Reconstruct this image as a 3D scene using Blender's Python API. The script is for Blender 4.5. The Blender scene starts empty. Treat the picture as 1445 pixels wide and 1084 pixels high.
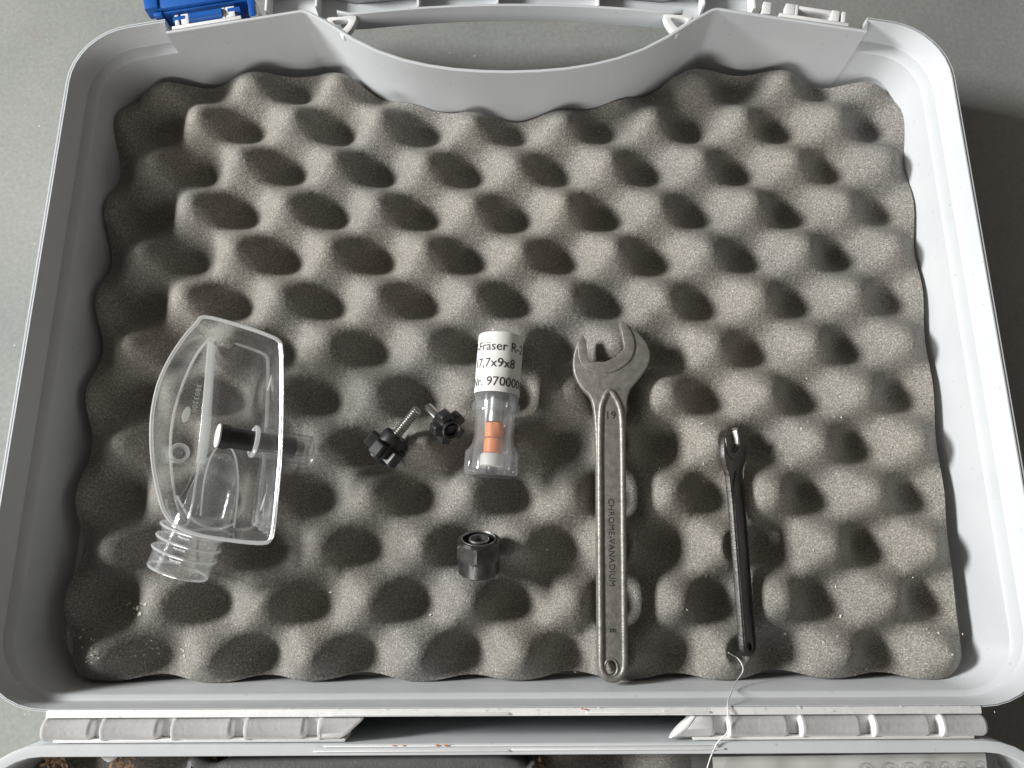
import bpy, bmesh, math, random
import numpy as np
from mathutils import Matrix, Vector, Euler
random.seed(7); rng = np.random.default_rng(11)
scene = bpy.context.scene; COL = scene.collection
R = math.radians

# ---------------------------------------------------------------- camera, world, light, exposure
TH, CZ, RO, F = R(12.5), .3895, -.005, 1083.0
cam = bpy.data.objects.new('camera', bpy.data.cameras.new('camera')); COL.objects.link(cam)
cam.data.sensor_fit = 'HORIZONTAL'; cam.data.sensor_width = 36; cam.data.lens = 36 * F / 1445
cam.data.clip_start = .01; cam.data.clip_end = 60
cam.matrix_world = Matrix.Translation((0, 0, CZ)) @ Matrix.Rotation(TH, 4, 'X') @ Matrix.Rotation(RO, 4, 'Z')
scene.camera = cam
w = bpy.data.worlds.new('World'); scene.world = w; w.use_nodes = True
bg = w.node_tree.nodes['Background']; bg.inputs[0].default_value = (1, .91, .80, 1); bg.inputs[1].default_value = .115
ld = bpy.data.lights.new('window_light', 'AREA'); ld.shape = 'RECTANGLE'; ld.size = .58; ld.size_y = .46
ld.energy = 80; ld.color = (1, 1, .985)
lo = bpy.data.objects.new('window_light', ld); COL.objects.link(lo)
AZ, EL, LD = R(-11), R(30), 2.4      # daylight from a door on the left
lo.location = Vector((0, .1, .03)) + LD * Vector((-math.cos(AZ) * math.cos(EL), -math.sin(AZ) * math.cos(EL), math.sin(EL)))
lo.rotation_euler = (Vector((0, .1, .03)) - lo.location).to_track_quat('-Z', 'Y').to_euler()
fd = bpy.data.lights.new('fill_light', 'AREA'); fd.shape = 'RECTANGLE'; fd.size = 1.9; fd.size_y = 1.1; fd.energy = 52; fd.color = (1, .98, .95)
fo = bpy.data.objects.new('fill_light', fd); COL.objects.link(fo)      # fill lamp added behind the viewer's left shoulder to brighten the far lid walls
fo.location = Vector((0, .1, .03)) + 3.4 * Vector((-math.cos(R(62)) * math.cos(R(18)), -math.sin(R(62)) * math.cos(R(18)), math.sin(R(18))))
fo.rotation_euler = (Vector((0, .1, .03)) - fo.location).to_track_quat('-Z', 'Y').to_euler()
vs = scene.view_settings; vs.view_transform = 'Standard'; vs.look = 'None'; vs.exposure = .2; vs.gamma = 1; vs.use_curve_mapping = False

def P(px, py, z):
    """a point seen in the photograph, at the real height z (metres)"""
    u, t = (px - 722.5) / F, (542 - py) / F
    u, t = u * math.cos(RO) - t * math.sin(RO), u * math.sin(RO) + t * math.cos(RO)
    k = (CZ - z) / (math.cos(TH) - t * math.sin(TH))
    return Vector((u * k, (t * math.cos(TH) + math.sin(TH)) * k, z))

# ---------------------------------------------------------------- materials
def nodes(name):
    m = bpy.data.materials.new(name); m.use_nodes = True
    nt = m.node_tree; return m, nt, nt.nodes['Principled BSDF'], nt.nodes['Material Output']
def N(nt, typ, **kw):
    n = nt.nodes.new(typ)
    for k, v in kw.items():
        if k in n.inputs: n.inputs[k].default_value = v
        else: setattr(n, k, v)
    return n
def ramp(nt, stops):
    r = nt.nodes.new('ShaderNodeValToRGB'); e = r.color_ramp.elements
    while len(e) < len(stops): e.new(.5)
    for el, (p, c) in zip(e, stops): el.position = p; el.color = (*c, 1)
    return r
def mat(name, c1, c2=None, rough=.5, metal=0, scale=60, bump=0, bscale=800, spec=.5, rvar=0):
    m, nt, b, o = nodes(name); L = nt.links.new
    tc = N(nt, 'ShaderNodeTexCoord'); c2 = c2 or c1
    n = N(nt, 'ShaderNodeTexNoise', Scale=scale, Detail=6, Roughness=.62); L(tc.outputs['Object'], n.inputs['Vector'])
    r = ramp(nt, [(.3, c1), (.7, c2)]); L(n.outputs['Fac'], r.inputs[0]); L(r.outputs[0], b.inputs['Base Color'])
    b.inputs['Roughness'].default_value = rough; b.inputs['Metallic'].default_value = metal
    b.inputs['Specular IOR Level'].default_value = spec
    if rvar:
        mr = N(nt, 'ShaderNodeMapRange'); mr.inputs['To Min'].default_value = rough - rvar; mr.inputs['To Max'].default_value = rough + rvar
        L(n.outputs['Fac'], mr.inputs['Value']); L(mr.outputs[0], b.inputs['Roughness'])
    if bump:
        n2 = N(nt, 'ShaderNodeTexNoise', Scale=bscale, Detail=4); L(tc.outputs['Object'], n2.inputs['Vector'])
        bp = N(nt, 'ShaderNodeBump', Strength=bump, Distance=.0004); L(n2.outputs['Fac'], bp.inputs['Height']); L(bp.outputs[0], b.inputs['Normal'])
    return m
def foam_mat():
    m, nt, b, o = nodes('charcoal foam'); L = nt.links.new
    tc = N(nt, 'ShaderNodeTexCoord')
    n1 = N(nt, 'ShaderNodeTexNoise', Scale=1250, Detail=3, Roughness=.75); L(tc.outputs['Object'], n1.inputs['Vector'])
    n0 = N(nt, 'ShaderNodeTexNoise', Scale=14, Detail=3); L(tc.outputs['Object'], n0.inputs['Vector'])
    r = ramp(nt, [(.3, (.11, .103, .092)), (.5, (.245, .231, .208)), (.72, (.50, .474, .43))]); L(n1.outputs['Fac'], r.inputs[0])
    r0 = ramp(nt, [(.35, (.9, .9, .92)), (.65, (1.05, 1.03, 1.0))]); L(n0.outputs['Fac'], r0.inputs[0])
    mx = N(nt, 'ShaderNodeMix', data_type='RGBA', blend_type='MULTIPLY'); mx.inputs[0].default_value = 1
    L(r.outputs[0], mx.inputs[6]); L(r0.outputs[0], mx.inputs[7])
    v = N(nt, 'ShaderNodeTexVoronoi', Scale=620); L(tc.outputs['Object'], v.inputs['Vector'])
    rv = ramp(nt, [(.0, (1, 1, 1)), (.10, (.8, .8, .8)), (.18, (0, 0, 0))]); L(v.outputs['Distance'], rv.inputs[0])
    mx2 = N(nt, 'ShaderNodeMix', data_type='RGBA'); L(rv.outputs[0], mx2.inputs[0]); L(mx.outputs[2], mx2.inputs[6]); mx2.inputs[7].default_value = (.66, .645, .61, 1)  # pale specks put the foam's sparkling glints into its colour
    vp = N(nt, 'ShaderNodeTexVoronoi', Scale=210); L(tc.outputs['Object'], vp.inputs['Vector'])
    rp = ramp(nt, [(.05, (1, 1, 1)), (.10, (0, 0, 0))]); L(vp.outputs['Distance'], rp.inputs[0])
    np_ = N(nt, 'ShaderNodeTexNoise', Scale=45, Detail=2); L(tc.outputs['Object'], np_.inputs['Vector'])
    rn_ = ramp(nt, [(.52, (0, 0, 0)), (.62, (1, 1, 1))]); L(np_.outputs['Fac'], rn_.inputs[0])
    mp = N(nt, 'ShaderNodeMath', operation='MULTIPLY'); L(rp.outputs[0], mp.inputs[0]); L(rn_.outputs[0], mp.inputs[1])
    mx3 = N(nt, 'ShaderNodeMix', data_type='RGBA'); L(mp.outputs[0], mx3.inputs[0]); L(mx2.outputs[2], mx3.inputs[6]); mx3.inputs[7].default_value = (.04, .036, .032, 1)
    L(mx3.outputs[2], b.inputs['Base Color'])
    b.inputs['Roughness'].default_value = .62; b.inputs['Specular IOR Level'].default_value = .5
    bp = N(nt, 'ShaderNodeBump', Strength=.8, Distance=.0008); L(n1.outputs['Fac'], bp.inputs['Height']); L(bp.outputs[0], b.inputs['Normal'])
    return m
def concrete_mat():
    m, nt, b, o = nodes('concrete'); L = nt.links.new
    tc = N(nt, 'ShaderNodeTexCoord')
    a = N(nt, 'ShaderNodeTexNoise', Scale=9, Detail=9, Roughness=.6); L(tc.outputs['Object'], a.inputs['Vector'])
    f = N(nt, 'ShaderNodeTexNoise', Scale=420, Detail=5, Roughness=.7); L(tc.outputs['Object'], f.inputs['Vector'])
    ra = ramp(nt, [(.3, (.225, .234, .222)), (.5, (.262, .27, .254)), (.72, (.305, .306, .286))]); L(a.outputs['Fac'], ra.inputs[0])
    rf = ramp(nt, [(.3, (.86, .86, .86)), (.7, (1.1, 1.1, 1.1))]); L(f.outputs['Fac'], rf.inputs[0])
    mx = N(nt, 'ShaderNodeMix', data_type='RGBA', blend_type='MULTIPLY'); mx.inputs[0].default_value = 1
    L(ra.outputs[0], mx.inputs[6]); L(rf.outputs[0], mx.inputs[7])
    s = N(nt, 'ShaderNodeTexNoise', Scale=38, Detail=8, Roughness=.75); L(tc.outputs['Object'], s.inputs['Vector'])
    rs = ramp(nt, [(.62, (0, 0, 0)), (.72, (.8, .8, .8))]); L(s.outputs['Fac'], rs.inputs[0])
    m2 = N(nt, 'ShaderNodeMix', data_type='RGBA'); L(rs.outputs[0], m2.inputs[0]); L(mx.outputs[2], m2.inputs[6]); m2.inputs[7].default_value = (.26, .19, .14, 1)
    v = N(nt, 'ShaderNodeTexVoronoi', Scale=95); L(tc.outputs['Object'], v.inputs['Vector'])
    rv = ramp(nt, [(.03, (1, 1, 1)), (.055, (0, 0, 0))]); L(v.outputs['Distance'], rv.inputs[0])
    m3 = N(nt, 'ShaderNodeMix', data_type='RGBA'); L(rv.outputs[0], m3.inputs[0]); L(m2.outputs[2], m3.inputs[6]); m3.inputs[7].default_value = (.55, .54, .5, 1)
    L(m3.outputs[2], b.inputs['Base Color']); b.inputs['Roughness'].default_value = .75
    bp = N(nt, 'ShaderNodeBump', Strength=.25, Distance=.0006); L(f.outputs['Fac'], bp.inputs['Height']); L(bp.outputs[0], b.inputs['Normal'])
    return m
def clear_mat(name, milk=.03, tint=(.95, .955, .95), ior=1.5, rough=.06, milkcol=(.85, .87, .88), scratch=0):
    m, nt, b, o = nodes(name); L = nt.links.new; nt.nodes.remove(b)
    tr = N(nt, 'ShaderNodeBsdfTransparent'); tr.inputs[0].default_value = (*tint, 1)
    gl = N(nt, 'ShaderNodeBsdfGlossy', Roughness=rough); gl.inputs[0].default_value = (1, 1, 1, 1)
    lw = N(nt, 'ShaderNodeLayerWeight', Blend=.5); r0 = ((ior - 1) / (ior + 1)) ** 2
    pw = N(nt, 'ShaderNodeMath', operation='POWER'); L(lw.outputs['Facing'], pw.inputs[0]); pw.inputs[1].default_value = 4
    fr = N(nt, 'ShaderNodeMath', operation='MULTIPLY_ADD'); L(pw.outputs[0], fr.inputs[0]); fr.inputs[1].default_value = 1 - r0; fr.inputs[2].default_value = r0
    tl = N(nt, 'ShaderNodeBsdfTranslucent'); tl.inputs[0].default_value = (*milkcol, 1)
    df = N(nt, 'ShaderNodeBsdfDiffuse'); df.inputs[0].default_value = (*milkcol, 1)
    md = N(nt, 'ShaderNodeMixShader'); md.inputs[0].default_value = .5; L(tl.outputs[0], md.inputs[1]); L(df.outputs[0], md.inputs[2])
    mm = N(nt, 'ShaderNodeMixShader'); mm.inputs[0].default_value = milk; L(tr.outputs[0], mm.inputs[1]); L(md.outputs[0], mm.inputs[2])
    if scratch:
        tc = N(nt, 'ShaderNodeTexCoord'); n = N(nt, 'ShaderNodeTexNoise', Scale=70, Detail=6); L(tc.outputs['Object'], n.inputs['Vector'])
        rr = ramp(nt, [(.4, (milk * .5,) * 3), (.75, (milk + scratch,) * 3)]); L(n.outputs['Fac'], rr.inputs[0]); L(rr.outputs[0], mm.inputs[0])
        bp = N(nt, 'ShaderNodeBump', Strength=.15, Distance=.001); L(n.outputs['Fac'], bp.inputs['Height']); L(bp.outputs[0], gl.inputs['Normal'])
    mg = N(nt, 'ShaderNodeMixShader'); L(fr.outputs[0], mg.inputs[0]); L(mm.outputs[0], mg.inputs[1]); L(gl.outputs[0], mg.inputs[2])
    L(mg.outputs[0], o.inputs['Surface']); return m
def plastic_mat(name):
    m, nt, b, o = nodes(name); L = nt.links.new
    tc = N(nt, 'ShaderNodeTexCoord')
    a = N(nt, 'ShaderNodeTexNoise', Scale=16, Detail=7, Roughness=.65); L(tc.outputs['Object'], a.inputs['Vector'])
    ra = ramp(nt, [(.3, (.525, .548, .566)), (.5, (.56, .58, .596)), (.7, (.58, .596, .61))]); L(a.outputs['Fac'], ra.inputs[0])
    mpg = N(nt, 'ShaderNodeMapping'); mpg.inputs['Scale'].default_value = (28, 700, 300); mpg.inputs['Rotation'].default_value = (.3, .5, .35); L(tc.outputs['Object'], mpg.inputs['Vector'])
    sc = N(nt, 'ShaderNodeTexNoise', Scale=1, Detail=3, Roughness=.5); L(mpg.outputs[0], sc.inputs['Vector'])
    rs = ramp(nt, [(.66, (0, 0, 0)), (.74, (.5, .5, .5))]); L(sc.outputs['Fac'], rs.inputs[0])
    mk = N(nt, 'ShaderNodeTexNoise', Scale=34, Detail=4); L(tc.outputs['Object'], mk.inputs['Vector'])
    rk = ramp(nt, [(.5, (0, 0, 0)), (.65, (1, 1, 1))]); L(mk.outputs['Fac'], rk.inputs[0])
    mu = N(nt, 'ShaderNodeMath', operation='MULTIPLY'); L(rs.outputs[0], mu.inputs[0]); L(rk.outputs[0], mu.inputs[1])
    m1 = N(nt, 'ShaderNodeMix', data_type='RGBA'); L(mu.outputs[0], m1.inputs[0]); L(ra.outputs[0], m1.inputs[6]); m1.inputs[7].default_value = (.72, .72, .71, 1)
    dv = N(nt, 'ShaderNodeTexVoronoi', Scale=120); L(tc.outputs['Object'], dv.inputs['Vector'])
    rd = ramp(nt, [(.04, (.6, .6, .6)), (.075, (0, 0, 0))]); L(dv.outputs['Distance'], rd.inputs[0])
    m2 = N(nt, 'ShaderNodeMix', data_type='RGBA'); L(rd.outputs[0], m2.inputs[0]); L(m1.outputs[2], m2.inputs[6]); m2.inputs[7].default_value = (.36, .34, .31, 1)
    L(m2.outputs[2], b.inputs['Base Color'])
    rr = N(nt, 'ShaderNodeMapRange'); rr.inputs['To Min'].default_value = .38; rr.inputs['To Max'].default_value = .6; L(mk.outputs['Fac'], rr.inputs['Value']); L(rr.outputs[0], b.inputs['Roughness'])
    b.inputs['Specular IOR Level'].default_value = .38
    g = N(nt, 'ShaderNodeTexNoise', Scale=1500, Detail=2); L(tc.outputs['Object'], g.inputs['Vector'])
    bp = N(nt, 'ShaderNodeBump', Strength=.18, Distance=.0003); L(g.outputs['Fac'], bp.inputs['Height'])
    wv = N(nt, 'ShaderNodeTexNoise', Scale=55, Detail=2); L(tc.outputs['Object'], wv.inputs['Vector'])
    b2_ = N(nt, 'ShaderNodeBump', Strength=.12, Distance=.002); L(wv.outputs['Fac'], b2_.inputs['Height']); L(bp.outputs[0], b2_.inputs['Normal']); L(b2_.outputs[0], b.inputs['Normal'])
    return m
M = dict(
    foam=foam_mat(), concrete=concrete_mat(),
    case=plastic_mat('pale grey polypropylene'),
    edge=mat('brightened pale grey edge', (.72, .725, .72), (.82, .82, .81), rough=.5, scale=160, bump=.25, bscale=600),  # case plastic lightened for the extra light on rims and hinge, plus stress whitening
    blue=mat('blue plastic', (.006, .085, .36), (.01, .115, .44), rough=.38, scale=40, bump=.1),
    steel=mat('phosphated steel', (.20, .187, .170), (.33, .31, .285), rough=.42, metal=.48, scale=320, bump=.5, bscale=1500, rvar=.1),
    oxide=mat('black oxide steel', (.05, .047, .043), (.095, .09, .083), rough=.36, metal=.65, scale=320, bump=.4, bscale=1500, rvar=.08),
    steel_dark=mat('stamped recess', (.03, .028, .026), (.05, .047, .044), rough=.6, metal=.3),
    nut=mat('blackened steel', (.07, .068, .064), (.12, .115, .11), rough=.33, metal=.75, scale=300, bump=.15, rvar=.06),
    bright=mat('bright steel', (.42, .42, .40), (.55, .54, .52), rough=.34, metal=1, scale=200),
    black=mat('black plastic', (.011, .011, .012), (.02, .02, .021), rough=.42, scale=200, bump=.15),
    hole=mat('black bore', (.008, .008, .008), rough=.7),
    paper=mat('white label paper', (.66, .645, .615), (.75, .74, .72), rough=.7, scale=70, bump=.3, bscale=160),
    ink=mat('black ink', (.02, .02, .022), rough=.6), inkgrey=mat('grey ink', (.24, .24, .27), rough=.7),
    orange=mat('orange lacquer', (.90, .22, .03), (.96, .32, .07), rough=.45, scale=150),
    white=mat('white plastic', (.72, .70, .64), (.78, .76, .70), rough=.5),
    clear=clear_mat('clear acrylic', .035, ior=1.65, rough=.06, scratch=.06), clearedge=clear_mat('clear acrylic edge', .50, ior=2.0, rough=.12, milkcol=(.95, .96, .96)), clear2=clear_mat('thick clear acrylic', .13, ior=1.6, rough=.1, scratch=.06),  # edge milk paints in the white gleam that light gives clear edges
    mark=clear_mat('moulded mark', .42, ior=1.4, rough=.3, milkcol=(.8, .8, .78)),
    milky=clear_mat('milky polypropylene', .12, tint=(.95, .96, .97), ior=1.5, rough=.12, milkcol=(.92, .93, .94)),
    film=clear_mat('clear film', .03, ior=1.45, rough=.08, scratch=.06),
    tool=mat('dark grey tool housing', (.075, .077, .077), (.1, .1, .1), rough=.55, scale=300, bump=.5, bscale=1100),
    thread=mat('white thread', (.74, .73, .7), rough=.8),
    chip=mat('pale wood flake', (.66, .60, .52), (.80, .76, .68), rough=.8, scale=400),
    brown=mat('brown leaf crumb', (.16, .09, .05), (.32, .20, .12), rough=.8, scale=500),
    crumb=mat('orange crumb', (.5, .19, .07), (.62, .30, .14), rough=.8, scale=400))

# ---------------------------------------------------------------- object helpers
MW = {}
def tag(o, label=None, cat=None, group=None, kind=None):
    for k, v in (('label', label), ('category', cat), ('group', group), ('kind', kind)):
        if v: o[k] = v
    return o
def thing(name, label, cat, mw=Matrix(), group=None):
    o = bpy.data.objects.new(name, None); COL.objects.link(o); o.empty_display_size = .01
    o.matrix_world = mw; MW[o.name] = mw.copy(); return tag(o, label, cat, group)
def finish(me, m, smooth):
    me.materials.clear(); me.materials.append(M[m])
    if smooth:
        me.polygons.foreach_set('use_smooth', [True] * len(me.polygons)); me.set_sharp_from_angle(angle=R(smooth))
    me.update()
def obj(name, vf, m, parent=None, world=False, smooth=38, recalc=True):
    """vf = (verts, faces) or a mesh; world=True: vertices are world coordinates, turned into the parent's frame"""
    if isinstance(vf, bpy.types.Mesh): me = vf
    else:
        me = bpy.data.meshes.new(name); me.from_pydata([tuple(v) for v in vf[0]], [], [tuple(f) for f in vf[1]])
    base = Matrix()
    if parent is not None: base = MW.get(parent.name, Matrix())
    if world: me.transform(base.inverted())
    if recalc:
        bm = bmesh.new(); bm.from_mesh(me); bmesh.ops.recalc_face_normals(bm, faces=bm.faces); bm.to_mesh(me); bm.free()
    finish(me, m, smooth)
    o = bpy.data.objects.new(name, me); COL.objects.link(o)
    if parent is not None: o.parent = parent; MW[o.name] = base
    return o
def join(*parts):
    V, Fc = [], []
    for v, f in parts:
        n = len(V); V += list(v); Fc += [tuple(i + n for i in q) for q in f]
    return V, Fc
def xf(vf, mw): return [mw @ Vector(v) for v in vf[0]], vf[1]
def box(x0, x1, y0, y1, z0, z1, bev=0):
    bm = bmesh.new(); bmesh.ops.create_cube(bm, size=1)
    for v in bm.verts: v.co = Vector((x0 + (v.co.x + .5) * (x1 - x0), y0 + (v.co.y + .5) * (y1 - y0), z0 + (v.co.z + .5) * (z1 - z0)))
    if bev: bmesh.ops.bevel(bm, geom=bm.edges[:], offset=bev, segments=2, profile=.6, affect='EDGES')
    bm.verts.index_update(); r = [v.co.copy() for v in bm.verts], [tuple(v.index for v in f.verts) for f in bm.faces]; bm.free(); return r
def grid_rings(rings, cap0=True, cap1=True, closed=True):
    n = len(rings[0]); V = [p for r in rings for p in r]; Fc = []
    for j in range(len(rings) - 1):
        for i in range(n if closed else n - 1):
            k = (i + 1) % n; Fc.append((j * n + i, j * n + k, (j + 1) * n + k, (j + 1) * n + i))
    if cap0: Fc.append(tuple(range(n))[::-1])
    if cap1: Fc.append(tuple(range((len(rings) - 1) * n, len(rings) * n)))
    return V, Fc
def lathe(prof, n=32, cap0=True, cap1=True, shape=None):
    """prof: (radius, z) along local +Z"""
    rings = []
    for r, z in prof:
        rings.append([Vector((r * math.cos(a) * (shape(a, z) if shape else 1), r * math.sin(a) * (shape(a, z) if shape else 1), z)) for a in (2 * math.pi * i / n for i in range(n))])
    return grid_rings(rings, cap0, cap1)
def axis(p0, p1, roll=0):
    d = (p1 - p0).normalized(); q = d.to_track_quat('Z', 'Y')
    return Matrix.Translation(p0) @ q.to_matrix().to_4x4() @ Matrix.Rotation(roll, 4, 'Z')
def tube(pts, r, n=8, closed=False):
    pts = [Vector(p) for p in pts]; rings = []; L = len(pts); up = Vector((0, 0, 1))
    for i, p in enumerate(pts):
        a = pts[i - 1] if (i or closed) else p; b = pts[(i + 1) % L] if (i < L - 1 or closed) else p
        t = (b - a).normalized(); s = t.cross(up); s = s.normalized() if s.length > 1e-4 else Vector((1, 0, 0)); u = s.cross(t)
        rr = r[i] if isinstance(r, (list, tuple)) else r
        rings.append([p + (s * math.cos(q) + u * math.sin(q)) * rr for q in (2 * math.pi * k / n for k in range(n))])
    if closed: rings.append(rings[0]); return grid_rings(rings, False, False)
    return grid_rings(rings)
def smoothpts(pts, k=6, closed=False):
    P_ = [Vector(p) for p in pts]; n = len(P_); out = []
    for i in range(n if closed else n - 1):
        p0, p1, p2, p3 = (P_[(i + d) % n] if closed else P_[min(max(i + d, 0), n - 1)] for d in (-1, 0, 1, 2))
        for j in range(k):
            t = j / k; out.append(.5 * (2 * p1 + (p2 - p0) * t + (2 * p0 - 5 * p1 + 4 * p2 - p3) * t * t + (3 * p1 - p0 - 3 * p2 + p3) * t ** 3))
    if not closed: out.append(P_[-1])
    return out
def curve_solid(loops, z0, z1, bev=0):
    """filled outline(s) with holes, extruded from z0 to z1 with rounded edges; loops in XY"""
    cu = bpy.data.curves.new('c', 'CURVE'); cu.dimensions = '2D'; cu.fill_mode = 'BOTH'
    for lp in loops:
        s = cu.splines.new('POLY'); s.points.add(len(lp) - 1); s.use_cyclic_u = True
        for q, p in zip(s.points, lp): q.co = (p[0], p[1], 0, 1)
    cu.extrude = (z1 - z0) / 2 - bev; cu.bevel_depth = bev; cu.bevel_resolution = 2; cu.offset = -bev
    o = bpy.data.objects.new('c', cu); COL.objects.link(o); dg = bpy.context.evaluated_depsgraph_get(); dg.update()
    me = bpy.data.meshes.new_from_object(o.evaluated_get(dg)); bpy.data.objects.remove(o); bpy.data.curves.remove(cu)
    bm = bmesh.new(); bm.from_mesh(me); bmesh.ops.remove_doubles(bm, verts=bm.verts, dist=1e-6); bm.verts.index_update()
    V = [v.co + Vector((0, 0, (z0 + z1) / 2)) for v in bm.verts]; Fc = [tuple(v.index for v in f.verts) for f in bm.faces]; bm.free()
    bpy.data.meshes.remove(me); return V, Fc
def text_vf(body, size, ext=.00008, align='LEFT', space=1.0):
    cu = bpy.data.curves.new('t', 'FONT'); cu.body = body; cu.size = size; cu.align_x = align; cu.align_y = 'CENTER'
    cu.extrude = ext; cu.resolution_u = 3; cu.space_character = space
    o = bpy.data.objects.new('t', cu); COL.objects.link(o); dg = bpy.context.evaluated_depsgraph_get(); dg.update()
    me = bpy.data.meshes.new_from_object(o.evaluated_get(dg)); bpy.data.objects.remove(o); bpy.data.curves.remove(cu)
    V = [v.co.copy() for v in me.vertices]; Fc = [tuple(p.vertices) for p in me.polygons]; bpy.data.meshes.remove(me); return V, Fc
def rounded(poly, seg=8):
    """polygon of (x, y, radius) -> dense outline"""
    out = []; n = len(poly)
    for i in range(n):
        p = Vector(poly[i][:2]); r = poly[i][2]
        if r <= 0: out.append(p); continue
        a = (Vector(poly[i - 1][:2]) - p); b = (Vector(poly[(i + 1) % n][:2]) - p); la, lb = a.length, b.length; a /= la; b /= lb
        half = a.angle(b) / 2; d = min(r / math.tan(half), la * .49, lb * .49); r2 = d * math.tan(half)
        c = p + (a + b).normalized() * (r2 / math.sin(half)); s, e = p + a * d - c, p + b * d - c
        ang = s.angle_signed(e)
        for k in range(seg + 1):
            t = -ang * k / seg; out.append(c + Vector((s.x * math.cos(t) - s.y * math.sin(t), s.x * math.sin(t) + s.y * math.cos(t))))
    return out
def mm(*a): return tuple(x / 1000 for x in a)

# ---------------------------------------------------------------- setting
FLOOR = -.0045
tag(obj('floor', ([(-3, -3, FLOOR), (3, -3, FLOOR), (3, 3, FLOOR), (-3, 3, FLOOR)], [(0, 1, 2, 3)]), 'concrete', smooth=0), kind='structure')

# ---------------------------------------------------------------- the case
case = thing('tool_case', 'open pale grey plastic tool case with one blue latch lying on concrete', 'tool case', Matrix.Translation((0, -.07, FLOOR)))
RIM = .050
def shell(poly, plain, rows_l, rows_n, flip=1, yfac=None):
    """poly: CCW outline; plain(p): True where the wall rises without a ledge; rows: (outward offset, z) in mm"""
    pts = []
    n = len(poly)
    for i in range(n):
        a, b = poly[i], poly[(i + 1) % n]; L = (b - a).length; k = max(1, int(L / .006))
        for j in range(k): pts.append(a.lerp(b, j / k))
    n = len(pts); nor = []
    for i in range(n):
        t = (pts[(i + 1) % n] - pts[i - 1]).normalized(); nor.append(Vector((t.y, -t.x)))
    colm = []
    for i in range(n):
        f = plain(pts[i]); g = plain(pts[(i + 1) % n]); colm.append((pts[i], nor[i], f))
        if f != g: colm.append((pts[i], nor[i], g))
    rings = []
    for (ol, zl), (on, zn) in zip(rows_l, rows_n):
        ring = []
        for p, nn, f in colm:
            o_, z_ = (on, zn) if f else (ol, zl)
            if o_ > 0 and yfac: o_ *= yfac(nn)
            q = p + nn * o_ / 1000; ring.append(Vector((q.x, q.y, z_ / 1000)))
        rings.append(ring)
    return grid_rings(rings)
half = [(93, 262.8), (79.5, 253.3), (67, 246.3), (54, 241.2), (41, 237.8), (28, 235.6), (14, 234.4)]
A = [(-219.5, -58.5, 24), (219.5, -58.5, 24), (211.8, 250.3, 25), (104.4, 269.6, 7)] + [(x, y, 0) for x, y in half] + [(0, 234, 0)] + \
    [(-x, y, 0) for x, y in half[::-1]] + [(-104.4, 269.6, 7), (-211.8, 250.3, 25)]
A = rounded([mm(*p) for p in A])
rl = [(-4, 0), (-2.4, .8), (-1.8, 3), (-.2, 35), (.8, 36.2), (4.6, 37.6), (5.6, 39), (6.6, 49.8), (6.8, 50.1), (7.4, 50.1), (7.5, 48.9), (8.2, 48.9), (8.3, 49.6), (8.9, 49.6), (9.1, 49.3), (9.0, 15), (7.5, -4.4)]
rn = [(-4, 0), (-2.4, .8), (-1.8, 3), (-.6, 35), (-.55, 36), (-.5, 37), (-.45, 39), (-.2, 49.8), (0, 50.1), (.5, 50.2), (.6, 50.2), (.8, 50.2), (1, 50.1), (1.3, 50), (1.5, 49.7), (1.5, 15), (1.2, -4.4)]
lid = obj('lid_shell', shell(A, lambda p: p.y > .225 and abs(p.x) < .1755, rl, rn, yfac=lambda n: 1 - .52 * max(0, -n.y)), 'case', case, world=True, smooth=32)
# hinge-side flange of the lid
obj('lid_flange', box(-.1935, .1935, -.0653, -.0622, .040, .0504, .0004), 'edge', case, True)
lip = join(box(-.076, -.002, -.0646, -.0638, .0505, .0514, .0002), box(.03, .081, -.0643, -.0636, .0505, .0512, .0002))
obj('flange_lip', lip, 'edge', case, True)
# base half
Bp = rounded([mm(*p) for p in [(-219.5, -404, 24), (219.5, -404, 24), (219.5, -80.2, 26), (-219.5, -80.2, 26)]])
rb = [(-4, 0), (-2.4, .8), (-1.8, 3), (-.2, 40), (0, 49.8), (.3, 50.2), (1.5, 50.2), (3.6, 50.2), (4.4, 50.0), (4.6, 49.4), (4.4, 15), (3.5, -4.4)]
obj('base_shell', shell(Bp, lambda p: False, rb, rb), 'case', case, True, smooth=32)
obj('base_flange_lip', join(box(-.082, -.002, -.0786, -.078, .0505, .0513, .0002), box(-.001, .086, -.0784, -.0777, .0505, .0511, .0002), box(-.078, .083, -.0768, -.0762, .0505, .0509, .0002)), 'edge', case, True)
# hinge
HY, HZ, HR = -.0700, .0472, .0047
def knuckle(xa, xb, sl=0, sr=0):
    prof = [(HR - .0009, xa), (HR, xa + .0004), (HR, xa + .0016), (HR - .0003, xa + .002), (HR - .0003, xb - .0018), (HR - .0010, xb - .0004), (HR - .0018, xb)]
    V, Fc = lathe([(r, z) for r, z in prof], 24)
    out = []
    for v in V:
        x = v.z; t = v.y / HR
        if sl: x += sl * t * (1 - (v.z - xa) / (xb - xa))
        if sr: x += sr * t * ((v.z - xa) / (xb - xa))
        out.append(Vector((x, HY + v.y, HZ + v.x)))
    return out, Fc
kz = .0505
for a, b, yl in ((58, 128, 1028), (141, 223, 1027), (241, 327, 1027), (344, 430, 1027), (448, 498, 1026)):
    xa, xb = P(a, yl, kz).x, P(b, yl, kz).x
    obj('hinge_knuckle', knuckle(xa, xb, 0, .0055 if a == 448 else 0), 'edge', case, True)
for a, b in ((962, 1009), (1028, 1113), (1130, 1215), (1232, 1313), (1328, 1394)):
    xa, xb = P(a, 1020, kz).x, P(b, 1020, kz).x
    obj('hinge_knuckle', knuckle(xa, xb, .0055 if a == 962 else 0, 0), 'edge', case, True)
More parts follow.
